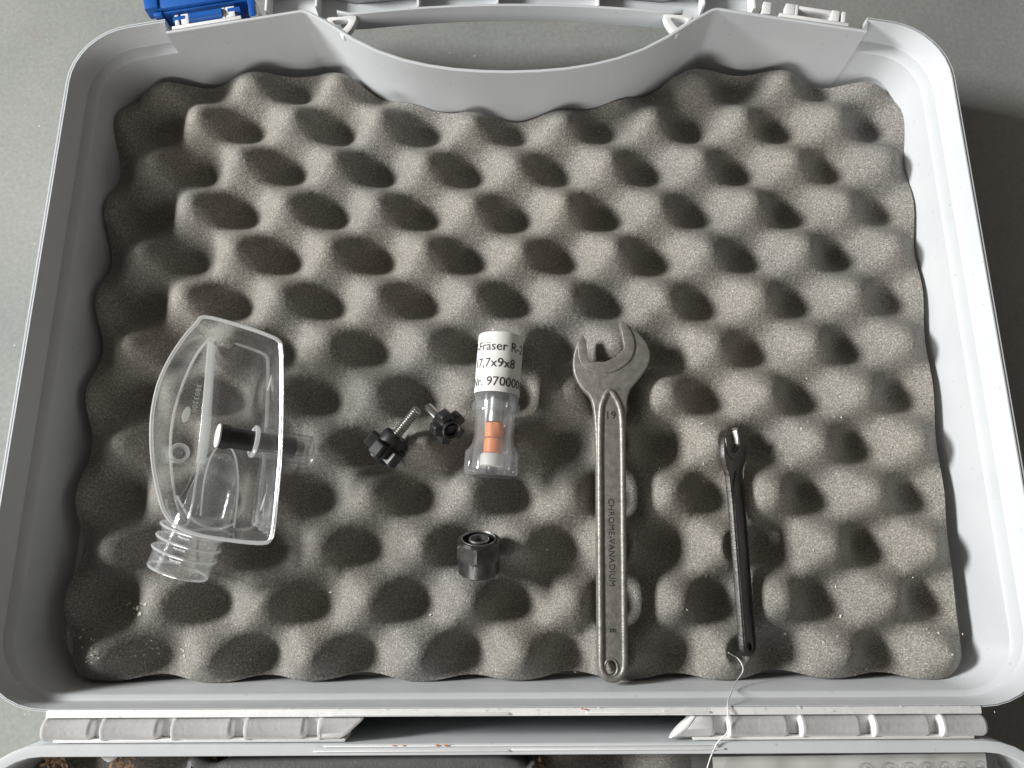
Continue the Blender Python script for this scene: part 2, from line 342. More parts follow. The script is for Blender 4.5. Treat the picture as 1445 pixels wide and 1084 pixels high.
for a, b in ((70, 490), (975, 1380)):
    xa, xb = P(a, 1027, kz).x, P(b, 1027, kz).x
    o = obj('hinge_leaf', join(box(xa, xb, -.0737, -.0662, .040, .0458, .001), box(xa + .001, xb - .001, -.0752, -.0737, .038, .0490, .0004)), 'edge', case, True)
# handle behind the finger recess
def harc(x):
    x = abs(x)
    if x < .080: return .2722 - .0050 * (x / .080) ** 2
    if x < .1044: return .2672 + (.2725 - .2672) * (x - .080) / .0244
    return .2725 - .18 * (x - .1044)
def off_arc(d, x0, x1, k=28):
    out = []
    for i in range(k + 1):
        x = x0 + (x1 - x0) * i / k; out.append(Vector((x, harc(x) + d, 0)))
    return out
def wall_arc(d0, d1, z0, z1, x0, x1):
    a, b = off_arc(d0, x0, x1), off_arc(d1, x0, x1)
    return curve_solid([a + b[::-1]], z0, z1, .0003)
hd = obj('handle', join(wall_arc(0, .0013, .0385, .0503, -.088, .088), wall_arc(.0016, .0145, .0385, .0400, -.125, .125), wall_arc(.0148, .0162, .0385, .0500, -.125, .125)), 'case', case, True)
for x in (-.1245, -.099, -.047, -.0065, .045, .099, .1245):
    y = harc(x)
    obj('handle_rib', box(x - .0006, x + .0006, y + .002, y + .0146, .0402, .0495, .0002), 'edge', hd, True)
for s in (-1, 1):
    g = [mm(s * x, y) for x, y in ((93, 266.3), (86, 267.2), (78.5, 267.7), (79, 263), (81.5, 258.5), (84.5, 255.9), (88, 260.5))]
    h = [mm(s * x, y) for x, y in ((90, 264.6), (83, 265.6), (82, 264.2), (84.6, 260.2), (86, 260.6))]
    obj('handle_gusset', curve_solid([smoothpts([(*p, 0) for p in g], 4, True), smoothpts([(*p, 0) for p in h], 4, True)], .0455, .0492, .0003), 'edge', hd, True)
# latch seats on both sides: frame u along the wall, v outward
def seat(s):
    o = Vector((s * .140, .2637, 0)); d = Vector((.984 , -.1785 * s, 0)).normalized(); n = Vector((.1785 * s, .984, 0)).normalized()
    return Matrix(((d.x, n.x, 0, o.x), (d.y, n.y, 0, o.y), (0, 0, 1, 0), (0, 0, 0, 1)))
def latch_seat(s):
    F_ = seat(s); c = .0135 * s
    sx = lambda a, b: (min(s * a, s * b), max(s * a, s * b))
    st = obj('latch_seat', xf(join(box(*sx(-.004, .031), .0012, .0030, .0440, .0503, .0003), box(*sx(.0045, .0235), .0072, .0090, .0440, .0500, .0004)), F_), 'edge', case, True)
    for a, b in ((-.0012, .0034), (.0036, .0052), (.0222, .0260), (.0272, .0292)):
        obj('seat_post', xf(box(*sx(a, b), .0031, .0092, .0440, .0503, .0004), F_), 'edge', st, True)
    return F_
latch_seat(1); FL = latch_seat(-1)
# end of the handle channel by the empty seat
for s in (-1, 1):
    obj('channel_end', xf(box(min(s * -.0085, s * -.0125), max(s * -.0085, s * -.0125), .0014, .0085, .041, .0500, .0004), seat(s)), 'edge', hd, True)
lt = obj('latch', xf(join(box(-.0405, .0125, .0128, .0290, .0475, .0520, .0009), box(-.0395, .0115, .0115, .0127, .034, .0500, .0003)), FL), 'blue', case, True)
lt['label'] = 'blue plastic latch swung open'
for a, b in ((-.0390, -.0350), (.0082, .0114)):
    obj('latch_arm', xf(box(a, b, .0098 if a < 0 else .0015, .0124, .036, .0508, .0006), FL), 'blue', lt, True)
for a, b, y, zz, r in ((-.0300, -.0242, .0072, .0490, .0017), (-.0215, -.0050, .0062, .0497, .0026), (-.0022, .0040, .0072, .0490, .0017)):
    obj('latch_pin', xf(tube([(a, y, zz), (b, y, zz)], r, 14), FL), 'blue', lt, True)
obj('latch_tab', xf(box(-.0430, -.0360, .0132, .0200, .0450, .0530, .0008), FL), 'blue', lt, True)

# ---------------------------------------------------------------- foam
PX, PASP, LX, LY = .024, 1.03, .003763, .22606
ZM, AM = .0152, .0114
press = []     # x0, y0, x1, y1, radius, cap height
def noise2(X, Y, f, seed):
    r = np.random.default_rng(seed); s = 0
    for k in range(5):
        a, b, c = r.uniform(-1, 1, 3); s = s + np.sin(f * (a * X + b * Y) * 2 + c * 9)
    return s / 3
DENTS = [(random.uniform(-.2, .2), random.uniform(-.05, .24), random.uniform(.0015, .007), random.uniform(.0008, .0026) * random.choice((1, 1, -.6))) for _ in range(70)]
def foam_h(X, Y, deform=True):
    X = np.asarray(X, float); Y = np.asarray(Y, float)
    Xd = X + .0011 * noise2(X, Y, 22, 1); Yd = Y + .0011 * noise2(X, Y, 22, 2)
    i = (Xd - LX) / PX; j = (LY - Yd) / (PX * PASP)
    g = np.cos(np.pi * i) * np.cos(np.pi * j)
    sg = np.where(g > 0, np.abs(g) ** 1.0, g)
    h = ZM - AM * sg * (1 + .10 * noise2(X, Y, 40, 3)) + .0006 * noise2(X, Y, 110, 4)
    for (dx_, dy_, dr, dd) in DENTS: h = h - dd * np.exp(-((X - dx_) ** 2 + (Y - dy_) ** 2) / (2 * dr * dr))
    if deform:
        for (x0, y0, x1, y1, r, cap) in press:
            dx, dy = x1 - x0, y1 - y0; t = np.clip(((X - x0) * dx + (Y - y0) * dy) / max(dx * dx + dy * dy, 1e-9), 0, 1)
            d = np.hypot(X - x0 - t * dx, Y - y0 - t * dy); q = np.maximum(0, d - r); lim = cap + q * q * 30 + q * .55
            h = .5 * (h + lim - np.sqrt((h - lim) ** 2 + .0009 ** 2))
    return h
def seg_press(p, q, r, cap): press.append((p.x, p.y, q.x, q.y, r, cap))

# wrench on the foam: where everything rests (capsules that push the foam down)
WZ = .0248
seg_press(P(862, 930, WZ), P(861, 600, WZ), .0062, WZ - .0027)
seg_press(P(1055, 915, .027), P(1046, 615, .027), .0016, .0190)
seg_press(P(704, 500, .034), P(694, 660, .034), .0050, .0214)
seg_press(P(300, 540, .024), P(295, 700, .024), .012, .0222); seg_press(P(350, 540, .024), P(340, 720, .024), .008, .0222)

def foam_sheet(name, res, w_of_y, ybot, ytop, parent_loc, grain, z0=.0006, hfun=foam_h):
    nx, ny = int(.43 / res), int(.30 / res)
    S = np.linspace(-1, 1, nx + 1)[None, :]; T = np.linspace(0, 1, ny + 1)[:, None]
    Xa = S * .211; yb, yt = ybot(Xa), ytop(Xa)
    Y = yb + (yt - yb) * T; X = S * w_of_y(Y)
    Y = Y + .0 * X
    H = hfun(X, Y)
    # rounded-over cut edges and a little outward bulge
    g = rng.normal(0, 1, H.shape); g = (g + np.roll(g, 1, 0) * .5 + np.roll(g, 1, 1) * .5) / 1.5
    H = H + g * grain
    ex = .0125 - np.minimum(np.minimum((1 - np.abs(S)) * .21 + 0 * Y, (Y - yb)), (yt - Y)); ex = np.clip(ex / .0125, 0, 1)
    H = H + (ZM - .001 - H) * .45 * ex ** 1.5 if res < .001 else H
    Z = np.maximum(H, .002)
    V = np.stack([X, Y, Z], -1).reshape(-1, 3)
    n1 = nx + 1
    I = np.arange(nx * ny); a = (I // nx) * n1 + I % nx
    Q = np.stack([a, a + 1, a + 1 + n1, a + n1], 1)
    bd = np.concatenate([np.arange(n1), np.arange(1, ny + 1) * n1 + nx, ny * n1 + np.arange(nx - 1, -1, -1), np.arange(ny - 1, 0, -1) * n1])
    m = len(bd); base = len(V); VB = V[bd].copy(); VB[:, 2] = z0
    VM = V[bd].copy(); VM[:, 2] = VM[:, 2] * .5; ctr = np.array([[0, V[:, 1].mean(), 0]])
    V = np.concatenate([V, VB]); k = np.arange(m); k2 = (k + 1) % m
    Q = np.concatenate([Q, np.stack([bd[k2], bd[k], base + k, base + k2], 1)])
    me = bpy.data.meshes.new(name); me.vertices.add(len(V)); me.vertices.foreach_set('co', (V - np.array(parent_loc)).ravel())
    me.loops.add(len(Q) * 4); me.loops.foreach_set('vertex_index', Q.ravel().astype(np.int32))
    me.polygons.add(len(Q)); me.polygons.foreach_set('loop_start', np.arange(len(Q), dtype=np.int32) * 4)
    me.update(calc_edges=True); me.validate()
    o = obj(name, me, 'foam', recalc=False, smooth=60); o.location = parent_loc; return o
tx = np.array([0, 14, 30, 45, 60, 75, 88, 100, 112, 125, 150, 172, 184, 192, 200, 206, 211]) / 1000
ty = np.array([230.8, 231.2, 233, 236.5, 241.2, 247.5, 253.5, 257.4, 258.8, 258, 255.5, 252, 249.8, 248, 245.5, 242, 236]) / 1000
def lid_top(x): return np.interp(np.abs(x), tx, ty)
def lid_bot(x): return -.0553 - .0015 * np.cos(np.pi * (x - LX) / PX) + np.where(np.abs(x) > .198, (np.abs(x) - .198) ** 2 * 45, 0) + .0006 * np.sin(x * 60)
def lid_w(y): return .2075 + (y + .056) / .3 * .0045
tag(foam_sheet('foam_liner', .0008, lid_w, lid_bot, lid_top, (0, .1, .0006), .00009), 'charcoal egg-crate foam liner filling the open lid under the tools', 'foam liner')
def base_h(X, Y):
    return np.minimum(foam_h(X + .01, Y + .46, False), .030) + .004
tag(foam_sheet('foam_liner', .0022, lambda y: .2125 + 0 * y, lambda x: -.398 + 0 * x, lambda x: -.0835 - np.where(np.abs(x) > .19, (np.abs(x) - .19) ** 2 * 20, 0), (0, -.24, .0006), .00015, hfun=base_h),
    'dark egg-crate foam liner in the case half below the hinge', 'foam liner')

# ---------------------------------------------------------------- wrenches
jaw_out_r = [(873, 457), (883, 459), (897, 469), (910, 484), (916, 499), (915, 513), (908, 527), (897, 541), (889, 551), (885, 563), (883, 583), (882, 620), (883, 760), (885, 900), (885, 937)]
bot = [(882, 950), (874, 960), (864, 963), (853, 960), (845, 951), (842, 937)]
jaw_out_l = [(842, 900), (841, 760), (840, 640), (838, 591), (835, 570), (830, 559), (820, 549), (812, 536), (808, 521), (809, 502), (815, 483), (822, 475)]
jaw_in = [(826, 484), (829, 509), (836, 513), (852, 513), (867, 507), (878, 497), (880, 492), (877, 477)]
pad_out = [(883, 460), (891, 475), (894, 492), (889, 508), (878, 519), (863, 527), (847, 528), (831, 524), (820, 516), (815.5, 502), (815, 484), (822, 475.5)]
O_ = P(863, 962, WZ)
HS = [1.0]      # how much wider the shank is drawn (small wrench: stockier shank)
def wl(p):
    t = min(1, max(0, (p[1] - 535) / 50)); f = 1 + (HS[0] - 1) * t * t * (3 - 2 * t)
    q = P(862 + (p[0] - 862) * f, p[1], WZ) - O_; return Vector((q.x, q.y, 0))
W_body = [wl(p) for p in jaw_out_r + bot + jaw_out_l + jaw_in]
def wrench_parts(t):
    sm = lambda L: [Vector(v) for v in smoothpts([wl(p) for p in L], 4)]
    outline = sm(jaw_out_r + bot + jaw_out_l) + [wl(p) for p in jaw_in]
    hc = wl((861.5, 941)); hole = [hc + Vector((.0026 * math.cos(a), .0033 * math.sin(a), 0)) for a in np.linspace(0, 2 * math.pi, 21)[:-1]]
    body = curve_solid([outline, hole], -t, t, .0009)
    pad = curve_solid([[wl(p) for p in jaw_in[::-1]][:] + [wl((822, 475.5))] + sm(pad_out[::-1]) + [wl((873.5, 458))]], t - .001, t + .0007, .00025)
    rid = [(859, 553), (850.5, 566), (846.5, 585), (845.5, 640), (846, 760), (847, 900), (847.5, 938), (853, 952), (864, 957), (875, 952), (880, 938), (880, 900), (878.5, 760), (877.5, 640), (876, 590), (870, 568)]
    rp = [v + Vector((0, 0, t - .0003)) for v in smoothpts([wl(p) for p in rid], 5, True)]
    ridge = tube(rp, .00145, 8, True)
    ring = tube([Vector((v.x, v.y, t - .0001)) + (v - hc) * .12 for v in hole], .0006, 8, True)
    return join(body, ridge, ring), pad
def tpl(vf, mw): return xf(vf, mw)
wr = thing('open_end_wrench', 'large dark steel open-end wrench stamped 19, jaws up, lying on the foam', 'wrench', Matrix.Translation(O_))
body, pad = wrench_parts(.0028)
obj('wrench_body', body, 'steel', wr, smooth=50)
obj('jaw_face', pad, 'steel', wr, smooth=40)
def stamp(txt, px, py, size, ang, name):
    V, Fc = text_vf(txt, size, .00009, 'CENTER', 1.08)
    c = wl((px, py)); c.z = .00284
    return obj(name, xf((V, Fc), Matrix.Translation(c) @ Matrix.Rotation(ang, 4, 'Z')), 'steel_dark', wr, smooth=0)
stamp('19', 860.5, 588, .0052, R(0), 'stamped_size')
stamp('CHROME-VANADIUM', 861.5, 765, .0039, R(-91), 'stamped_lettering')
stamp('8', 863, 889, .0040, R(-90), 'stamped_mark')
# small wrench, leaning on its edge
sb, st_ = P(1055, 926, .0225), P(1045, 604, .0240)
dirv = st_ - sb; yaw = math.atan2(-dirv.x, dirv.y); sc = dirv.length / .1665
mwS = Matrix.Translation(sb) @ Matrix.Rotation(yaw + R(3.2), 4, 'Z') @ Matrix.Rotation(math.asin(dirv.z / dirv.length), 4, 'X') @ Matrix.Rotation(R(45), 4, 'Y') @ Matrix.Diagonal((sc * .88, sc, sc, 1))
ws = thing('open_end_wrench', 'small dark steel open-end wrench leaning on its edge in the foam, thread at its tail', 'wrench', Matrix.Translation(sb))
HS[0] = 1.45; b2, p2 = wrench_parts(.0024); HS[0] = 1.0
obj('wrench_body', xf(b2, mwS), 'oxide', ws, True, smooth=50); obj('jaw_face', xf(p2, mwS), 'oxide', ws, True, smooth=40)

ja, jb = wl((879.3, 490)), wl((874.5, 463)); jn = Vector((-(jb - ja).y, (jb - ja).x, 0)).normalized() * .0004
obj('worn_jaw_glint', xf(curve_solid([[ja + jn * -.5, jb + jn * -.5, jb + jn * 1.6, ja + jn * 1.6]], -.0016, .0024, .0001), mwS), 'bright', ws, True)  # bare worn steel strip, added as the glint this jaw face catches

# ---------------------------------------------------------------- star knob screws
def star_outline(k, lobes=5, r=.0100, rin=.0056, hw=.0031):
    out = []
    for i in range(lobes):
        a = 2 * math.pi * i / lobes
        for rr, ww in ((rin, -hw * 1.08), (r - .0008, -hw), (r, -hw * .7), (r, hw * .7), (r - .0008, hw), (rin, hw * 1.08)):
            out.append(Vector((rr * math.cos(a) - ww * math.sin(a), rr * math.sin(a) + ww * math.cos(a), 0)))
    return out
def star_knob(label, centre, d, roll, shaft=.0165, k=1.0):
    t = thing('star_knob_screw', label, 'knob', axis(centre, centre + d, roll) @ Matrix.Scale(k, 4), 'star knob screws')
    obj('knob_head', curve_solid([star_outline(0)], -.0035, .0035, .0006), 'black', t)
    obj('knob_hub', join(lathe([(.0061, .0028), (.0060, .0080), (.0055, .0088), (.003, .0089)], 28), lathe([(.0036, -.0042), (.0052, -.0056), (.0058, -.005), (.0058, -.003)], 28, False, False)), 'black', t)
    obj('socket', lathe([(.0037, -.0052), (.0035, -.0036)], 6, False, True), 'hole', t)
    pr = [(.0022, .0086)]; z = .0092
    while z < .0086 + shaft - .001: pr += [(.0027, z), (.0020, z + .0006)]; z += .0012
    pr += [(.0023, .0086 + shaft - .0008), (.0018, .0086 + shaft)]
    obj('threaded_shaft', lathe(pr, 18), 'bright', t); return t
k0 = P(543, 634, .0275); kd = (P(588, 579, .033) - k0).normalized()
star_knob('black star knob screw with its whole silver threaded shaft showing', k0, kd, R(10))
k1 = P(632, 602, .0310); kd = Vector((-.47, .52, -.62)).normalized()
star_knob('black star knob screw tipped face up beside the plastic tube', k1, kd, R(35), .019, .82)

# ---------------------------------------------------------------- cutter in its tube
t0, t1 = P(692.5, 671, .0330), P(707.5, 471, .0335)
ty_ = (t1 - t0).normalized(); tl_ = (t1 - t0).length
mwT = axis(t0, t1); 
# local frame: z along the tube, y up, x right
zx = ty_; yy = (Vector((0, 0, 1)) - zx * zx.z).normalized(); xx = yy.cross(zx)
mwT = Matrix.Translation(t0) @ Matrix((xx, yy, zx)).transposed().to_4x4()
tb = thing('cutter_tube', 'clear plastic tube with printed white label, holding an orange cutter', 'tube', mwT)
RC = .0108
def sq(a, e=6): return 1 / (abs(math.cos(a)) ** e + abs(math.sin(a)) ** e) ** (1 / e)
def ringm(r, z, k):   # k=0 round .. 1 square
    return [Vector((r * math.cos(a) * (1 + k * (sq(a) - 1)), r * math.sin(a) * (1 + k * (sq(a) - 1)), z)) for a in (2 * math.pi * i / 48 for i in range(48))]
Lr = [(.0118, 0, 1), (.0124, .0006, 1), (.0124, .0095, 1), (.0118, .0106, .8), (.0103, .0135, .4), (.0094, .0170, .1), (.0093, .034, 0)]
Lin = [(.0083, .034, 0), (.0083, .017, 0), (.009, .0125, .3), (.0092, .002, .5)]
obj('tube_body', grid_rings([ringm(*q) for q in Lr + Lin]), 'milky', tb, smooth=50)
cap = obj('tube_cap', lathe([(.0106, .0290), (.0112, .0293), (.0112, .0330), (.0104, .0340), (.0104, tl_ - .0022), (.0096, tl_ - .0006), (.0080, tl_), (.0079, tl_ - .0012), (.0094, tl_ - .003), (.0095, .031)], 40, False, True), 'milky', tb, smooth=50)
z0, z1 = tl_ - .0305, tl_ - .0020
arc = [math.radians(a) for a in np.linspace(-172, 172, 61)]
rings = [[Vector((RC * math.sin(a), RC * math.cos(a), z)) for a in arc] for z in (z0, z1)] 
ins = [[Vector(((RC - .0002) * math.sin(a), (RC - .0002) * math.cos(a), z)) for a in arc] for z in (z1, z0)]
lb = obj('label', grid_rings(rings + ins + [rings[0]], False, False, False), 'paper', tb, smooth=50)
def wrap(txt, zc, size, a0, sp=1.0):
    V, Fc = text_vf(txt, size, .00006, 'LEFT', sp); out = []
    for v in V:
        a = R(a0) + v.x / RC; r = RC + .00008 + v.z; out.append(Vector((-r * math.sin(a), r * math.cos(a), zc + v.y)))
    return out, Fc
tz = lambda py: (671 - py) / 200 * tl_
obj('printed_text', join(wrap('V-Fräser R-2', tz(497.5), .0061, -93), wrap('17,7x9x8', tz(521), .0061, -75), wrap('Nr. 9700001', tz(547), .0061, -82)), 'ink', lb, smooth=0)
# cutter inside
ct = thing('router_cutter', 'orange router cutter with bright shank inside the labelled tube', 'cutter', mwT @ Matrix.Translation((0, -.001, .0035)))
obj('collar', lathe([(.0046, .0005), (.0056, .001), (.0056, .0058), (.005, .0066)], 28), 'white', ct)
for q in (0, 1):
    zb = .0067 + q * .0074
    obj('cutting_head', lathe([(.0036, zb), (.0043, zb + .0005), (.0044, zb + .0036), (.0043, zb + .0067), (.0036, zb + .0072)], 48, True, True, shape=lambda a, z: 1 - .16 * max(0, math.cos(1.5 * a + z * 150 + q)) ** 10), 'orange', ct)
obj('head_core', lathe([(.0036, .0130), (.0036, .0150)], 24), 'brown', ct)
obj('shank', lathe([(.0040, .0218), (.0040, .0500), (.0036, .0506)], 24), 'bright', ct)
obj('base_screw', lathe([(.0024, -.0025), (.0026, -.002), (.0026, .0004)], 18), 'nut', ct)

# ---------------------------------------------------------------- collet nut
nc = P(676, 806, .0272); nd = Vector((.01, math.cos(R(27)), math.sin(R(27))))
zx = nd.normalized(); yy = (Vector((0, 0, 1)) - zx * zx.z).normalized(); xx = yy.cross(zx)
mwN = Matrix.Translation(nc) @ Matrix((xx, yy, zx)).transposed().to_4x4() @ Matrix.Rotation(R(-2), 4, 'Z') @ Matrix.Scale(1.07, 4)
nt_ = thing('collet_nut', 'black steel hexagonal collet nut standing tilted on the foam', 'nut', mwN)
def hexs(a): b = ((a - R(30)) % R(60)) - R(30); return 1 / math.cos(b)
def hexring(rf, z, k): return [Vector((r * math.cos(a), r * math.sin(a), z)) for a, r in ((a, min(rf * hexs(a), k)) for a in (2 * math.pi * i / 72 for i in range(72)))]
obj('nut_body', grid_rings([hexring(.0082, 0, .0084), hexring(.0089, .0006, .0089), hexring(.0089, .0066, .0089), hexring(.0088, .0073, .0094), hexring(.0088, .0082, .0100), hexring(.0088, .0132, .0102), hexring(.0088, .0142, .0094), hexring(.0079, .0152, .0081), hexring(.0072, .0154, .0074)], True, False), 'nut', nt_, smooth=28)
obj('nut_rim', lathe([(.0074, .0152), (.0073, .0156), (.0070, .0156), (.0068, .0150)], 40, False, False), 'bright', nt_)
obj('nut_bore', lathe([(.0069, .0153), (.0066, .0120), (.001, .0120)], 40, False, True), 'hole', nt_)
obj('collet', lathe([(.0046, .0119), (.0044, .0150), (.0040, .0154), (.0033, .0153), (.0031, .0100), (.0005, .0100)], 32, False, True), 'bright', nt_)

# ---------------------------------------------------------------- clear dust hood
hood = thing('dust_hood', 'clear acrylic dust hood with ribbed hose spigot and black pin on the foam', 'dust hood', Matrix.Translation(P(310, 620, .0222)))
ZT, ZB = .051, .0245
pairs = [((290, 445), (300, 478)), ((345, 459), (335, 486)), ((384, 473), (366, 497)), ((395, 480), (375, 503)), ((399, 493), (378, 513)), ((400, 560), (377, 570)), ((398, 640), (373, 640)),
         ((393, 700), (367, 697)), ((388, 748), (361, 737)), ((383, 763), (356, 744)), ((371, 769), (346, 747)), ((330, 766), (312, 747)), ((280, 758), (283, 745)), ((250, 746), (266, 738)),
         ((232, 728), (254, 722)), ((222, 700), (247, 698)), ((214, 660), (242, 660)), ((211, 620), (241, 622)), ((213, 580), (245, 588)), ((222, 540), (253, 558)), ((238, 505), (264, 528)), ((258, 475), (277, 502)), ((275, 456), (290, 485))]
def loop(px, z, k=4): return smoothpts([P(*p, z) for p in px], k, True)
T = loop([a for a, b in pairs], ZT); B = loop([b for a, b in pairs], ZB)
def inset(L, d):
    n = len(L); out = []
    for i in range(n):
        t = (L[(i + 1) % n] - L[i - 1]); t.z = 0; t.normalize(); out.append(L[i] + Vector((-t.y, t.x, 0)) * -d)
    return out
Ti, Bi = inset(T, .0016), inset(B, .0016)
Bi2 = [v + Vector((0, 0, .0018)) for v in Bi]
obj('hood_shell', grid_rings([B, T, Ti, Bi2]), 'clear', hood, True, smooth=50)
rimL = [(a + b) / 2 for a, b in zip(T, Ti)]
obj('hood_rim', tube(rimL, .0009, 8, True), 'clearedge', hood, True)
obj('hood_foot_edge', tube([v + Vector((0, 0, .0004)) for v in B], .0007, 6, True), 'clearedge', hood, True)
fin = [P(296, 484, .03), P(299.5, 484, .03), P(292, 600, .03), P(285, 655, .03), P(280, 655, .03), P(286.5, 600, .03)]
obj('hood_fin', curve_solid([[(v.x, v.y) for v in fin]], .0250, .0330, .0003), 'clearedge', hood, True)
obj('hood_web', tube([P(281, 650, .034), P(273, 700, .034), P(265, 742, .034)], .0006, 6), 'clearedge', hood, True)
obj('hood_web', tube([P(283, 645, .036), P(262, 690, .031), P(246, 712, .028)], .0004, 6), 'clear2', hood, True)
V, Fc = text_vf('3803200', .0036, .00008, 'CENTER', 1.15)
obj('moulded_number', xf((V, Fc), Matrix.Translation(P(277, 562, .0256)) @ Matrix.Rotation(R(-97), 4, 'Z')), 'mark', hood, True, smooth=0)
for px, py, a in ((263, 585, -12), (383, 541, -10), (374, 709, -14)):
    c = P(px, py, .0262 if px < 300 else .037); e = [(c.x + .0018 * math.cos(q) , c.y + .0040 * math.sin(q)) for q in np.linspace(0, 2 * math.pi, 25)[:-1]]
    tl = 0 if px < 300 else 1
    vf = curve_solid([[(x - c.x, y - c.y) for x, y in e]], 0, .0003, .0001)
    obj('ejector_mark', xf(vf, Matrix.Translation(c + Vector((-.0006, 0, .0005)) * tl) @ Matrix.Rotation(R(a), 4, 'Z') @ Matrix.Rotation(R(-62 * tl), 4, 'Y')), 'mark', hood, True)
c = P(252, 640, .0275); obj('screw_boss', xf(lathe([(.0047, -.003), (.0047, .003), (.0040, .0034), (.0030, .003), (.0030, -.003)], 28, False, False), Matrix.Translation(c) @ Matrix.Rotation(R(28), 4, 'Y')), 'clearedge', hood, True)
# spigot and suction port
s0, s1 = P(281, 728, .0345), P(251, 806, .0325)
sl_ = (s1 - s0).length
prs = [(.0128, 0)]
for k in range(3):
    z = .006 + k * .0052; prs += [(.0133, z), (.0146, z + .0005), (.0143, z + .0018), (.0130, z + .0042)]
prs += [(.0136, sl_ - .0062), (.0137, sl_), (.0126, sl_ + .0001), (.0122, .002)]
obj('hose_spigot', xf(lathe(prs, 48, False, False), axis(s0, s1)), 'clear2', hood, True, smooth=40)
obj('spigot_rim', xf(tube([(.0131 * math.cos(a), .0131 * math.sin(a), sl_) for a in np.linspace(0, 2 * math.pi, 49)[:-1]], .0006, 6, True), axis(s0, s1)), 'clearedge', hood, True)
for k in range(3):
    obj('spigot_rib', xf(tube([(.0143 * math.cos(a), .0143 * math.sin(a), .0072 + k * .0052) for a in np.linspace(0, 2 * math.pi, 49)[:-1]], .0006, 6, True), axis(s0, s1)), 'clearedge', hood, True)
q0, q1 = P(288, 738, .0330), P(318, 640, .0300)
ql = (q1 - q0).length
obj('suction_port', xf(lathe([(.0112, 0), (.0108, ql * .35), (.0096, ql * .65), (.0070, ql * .88), (.0040, ql * .98), (.0008, ql)], 40, False, True), axis(q0, q1)), 'clear2', hood, True, smooth=50)
obj('port_edge', tube(smoothpts([P(283, 728, .040), P(288, 680, .041), P(300, 640, .036), P(318, 627, .032), P(332, 645, .032), P(336, 690, .033), P(330, 745, .034)], 6), .0005, 6), 'clearedge', hood, True)
obj('port_edge', tube(smoothpts([P(250, 700, .036), P(262, 722, .036), P(285, 742, .035), P(312, 746, .034), P(332, 738, .033)], 6), .0006, 6), 'clearedge', hood, True)
# sleeve and pin
a0, a1 = P(357, 623, .0475), P(441, 637, .0330)
slv = (a1 - a0).length
obj('pin_sleeve', xf(lathe([(.0060, .0003), (.0068, 0), (.0069, slv - .002), (.0064, slv - .0004), (.0052, slv), (.0050, slv - .003), (.0052, .001)], 36, False, True), axis(a0, a1)), 'clear2', hood, True, smooth=45)
for z, r in ((.0004, .0064), (slv - .0008, .0060)):
    obj('sleeve_rim', xf(tube([(r * math.cos(a), r * math.sin(a), z) for a in np.linspace(0, 2 * math.pi, 37)[:-1]], .0011, 8, True), axis(a0, a1)), 'clearedge', hood, True)
dv = (a1 - a0).normalized(); p0 = a0 - dv * .0150
pin = obj('locking_pin', xf(lathe([(.0044, 0), (.0054, .0003), (.0055, .0040), (.0047, .0044), (.0046, .0335), (.0038, .0341)], 32), axis(p0, a1)), 'black', hood, True)
obj('pin_face', xf(lathe([(.0053, .0002), (.0053, -.0005), (.0050, -.0007), (.0038, -.0007), (.0036, -.0002), (.0005, -.0002)], 32, False, True), axis(p0, a1)), 'paper', pin, True)
obj('pin_screw', xf(lathe([(.0032, .0001), (.0032, -.0008), (.0028, -.0011), (.0015, -.0011), (.0014, -.0006)], 28, False, True), axis(p0, a1)), 'white', pin, True)
obj('pin_spring', xf(lathe([(.0034, .0342), (.0036, .0347), (.0034, .0375), (.0028, .0379)], 24), axis(p0, a1)), 'bright', pin, True)

# ---------------------------------------------------------------- case bottom contents, below the hinge
tool = thing('power_tool', 'dark grey power tool housing in the case half below the hinge', 'power tool', Matrix.Translation((-.04, -.15, .012)))
ol = [P(x, y, .047) for x, y in ((255, 1100), (300, 1081), (340, 1073), (480, 1068), (600, 1066), (690, 1066), (722, 1072), (742, 1083), (760, 1110))] + [Vector(mm(8, -170, 0)), Vector(mm(-5, -250, 0)), Vector(mm(-90, -250, 0)), Vector(mm(-125, -180, 0))]
ol = smoothpts([(v.x, v.y, 0) for v in ol], 5, True)
obj('housing', curve_solid([ol], .0150, .0470, .004), 'tool', tool, True)
ol2 = [(v[0] * .93 - .004, (v[1] + .08) * .9 - .0935, 0) for v in ol]
obj('cover_plate', curve_solid([ol2], .0455, .0482, .0012), 'tool', tool, True)
def sheet(x0, x1, y0, y1, z, nx, ny, wob, th=.0002, seed=3, skew=0):
    r = np.random.default_rng(seed); V = []; Fc = []
    ph = r.uniform(0, 6, 8)
    for s in (0, 1):
        for j in range(ny + 1):
            for i in range(nx + 1):
                x = x0 + (x1 - x0) * i / nx; y = y0 + (y1 - y0) * j / ny
                zz = z + wob * (math.sin(x * 90 + y * 130 + ph[0]) + .6 * math.sin(x * 310 - y * 190 + ph[1]) + .35 * math.sin(x * 160 + y * 620 + ph[2])) + s * th
                V.append((x, y + skew * x, zz))
    m = (nx + 1) * (ny + 1)
    for j in range(ny):
        for i in range(nx):
            a = j * (nx + 1) + i; Fc += [(a, a + nx + 1, a + nx + 2, a + 1), (m + a, m + a + 1, m + a + nx + 2, m + a + nx + 1)]
    edge = [i for i in range(nx + 1)] + [j * (nx + 1) + nx for j in range(1, ny + 1)] + [ny * (nx + 1) + i for i in range(nx - 1, -1, -1)] + [j * (nx + 1) for j in range(ny - 1, 0, -1)]
    for k in range(len(edge)): a, b = edge[k], edge[(k + 1) % len(edge)]; Fc.append((a, b, m + b, m + a))
    return V, Fc
pm = thing('instruction_leaflet', 'white printed leaflet with a row of circled symbols in the plastic bag', 'leaflet', Matrix.Translation((.14, -.16, .040)))
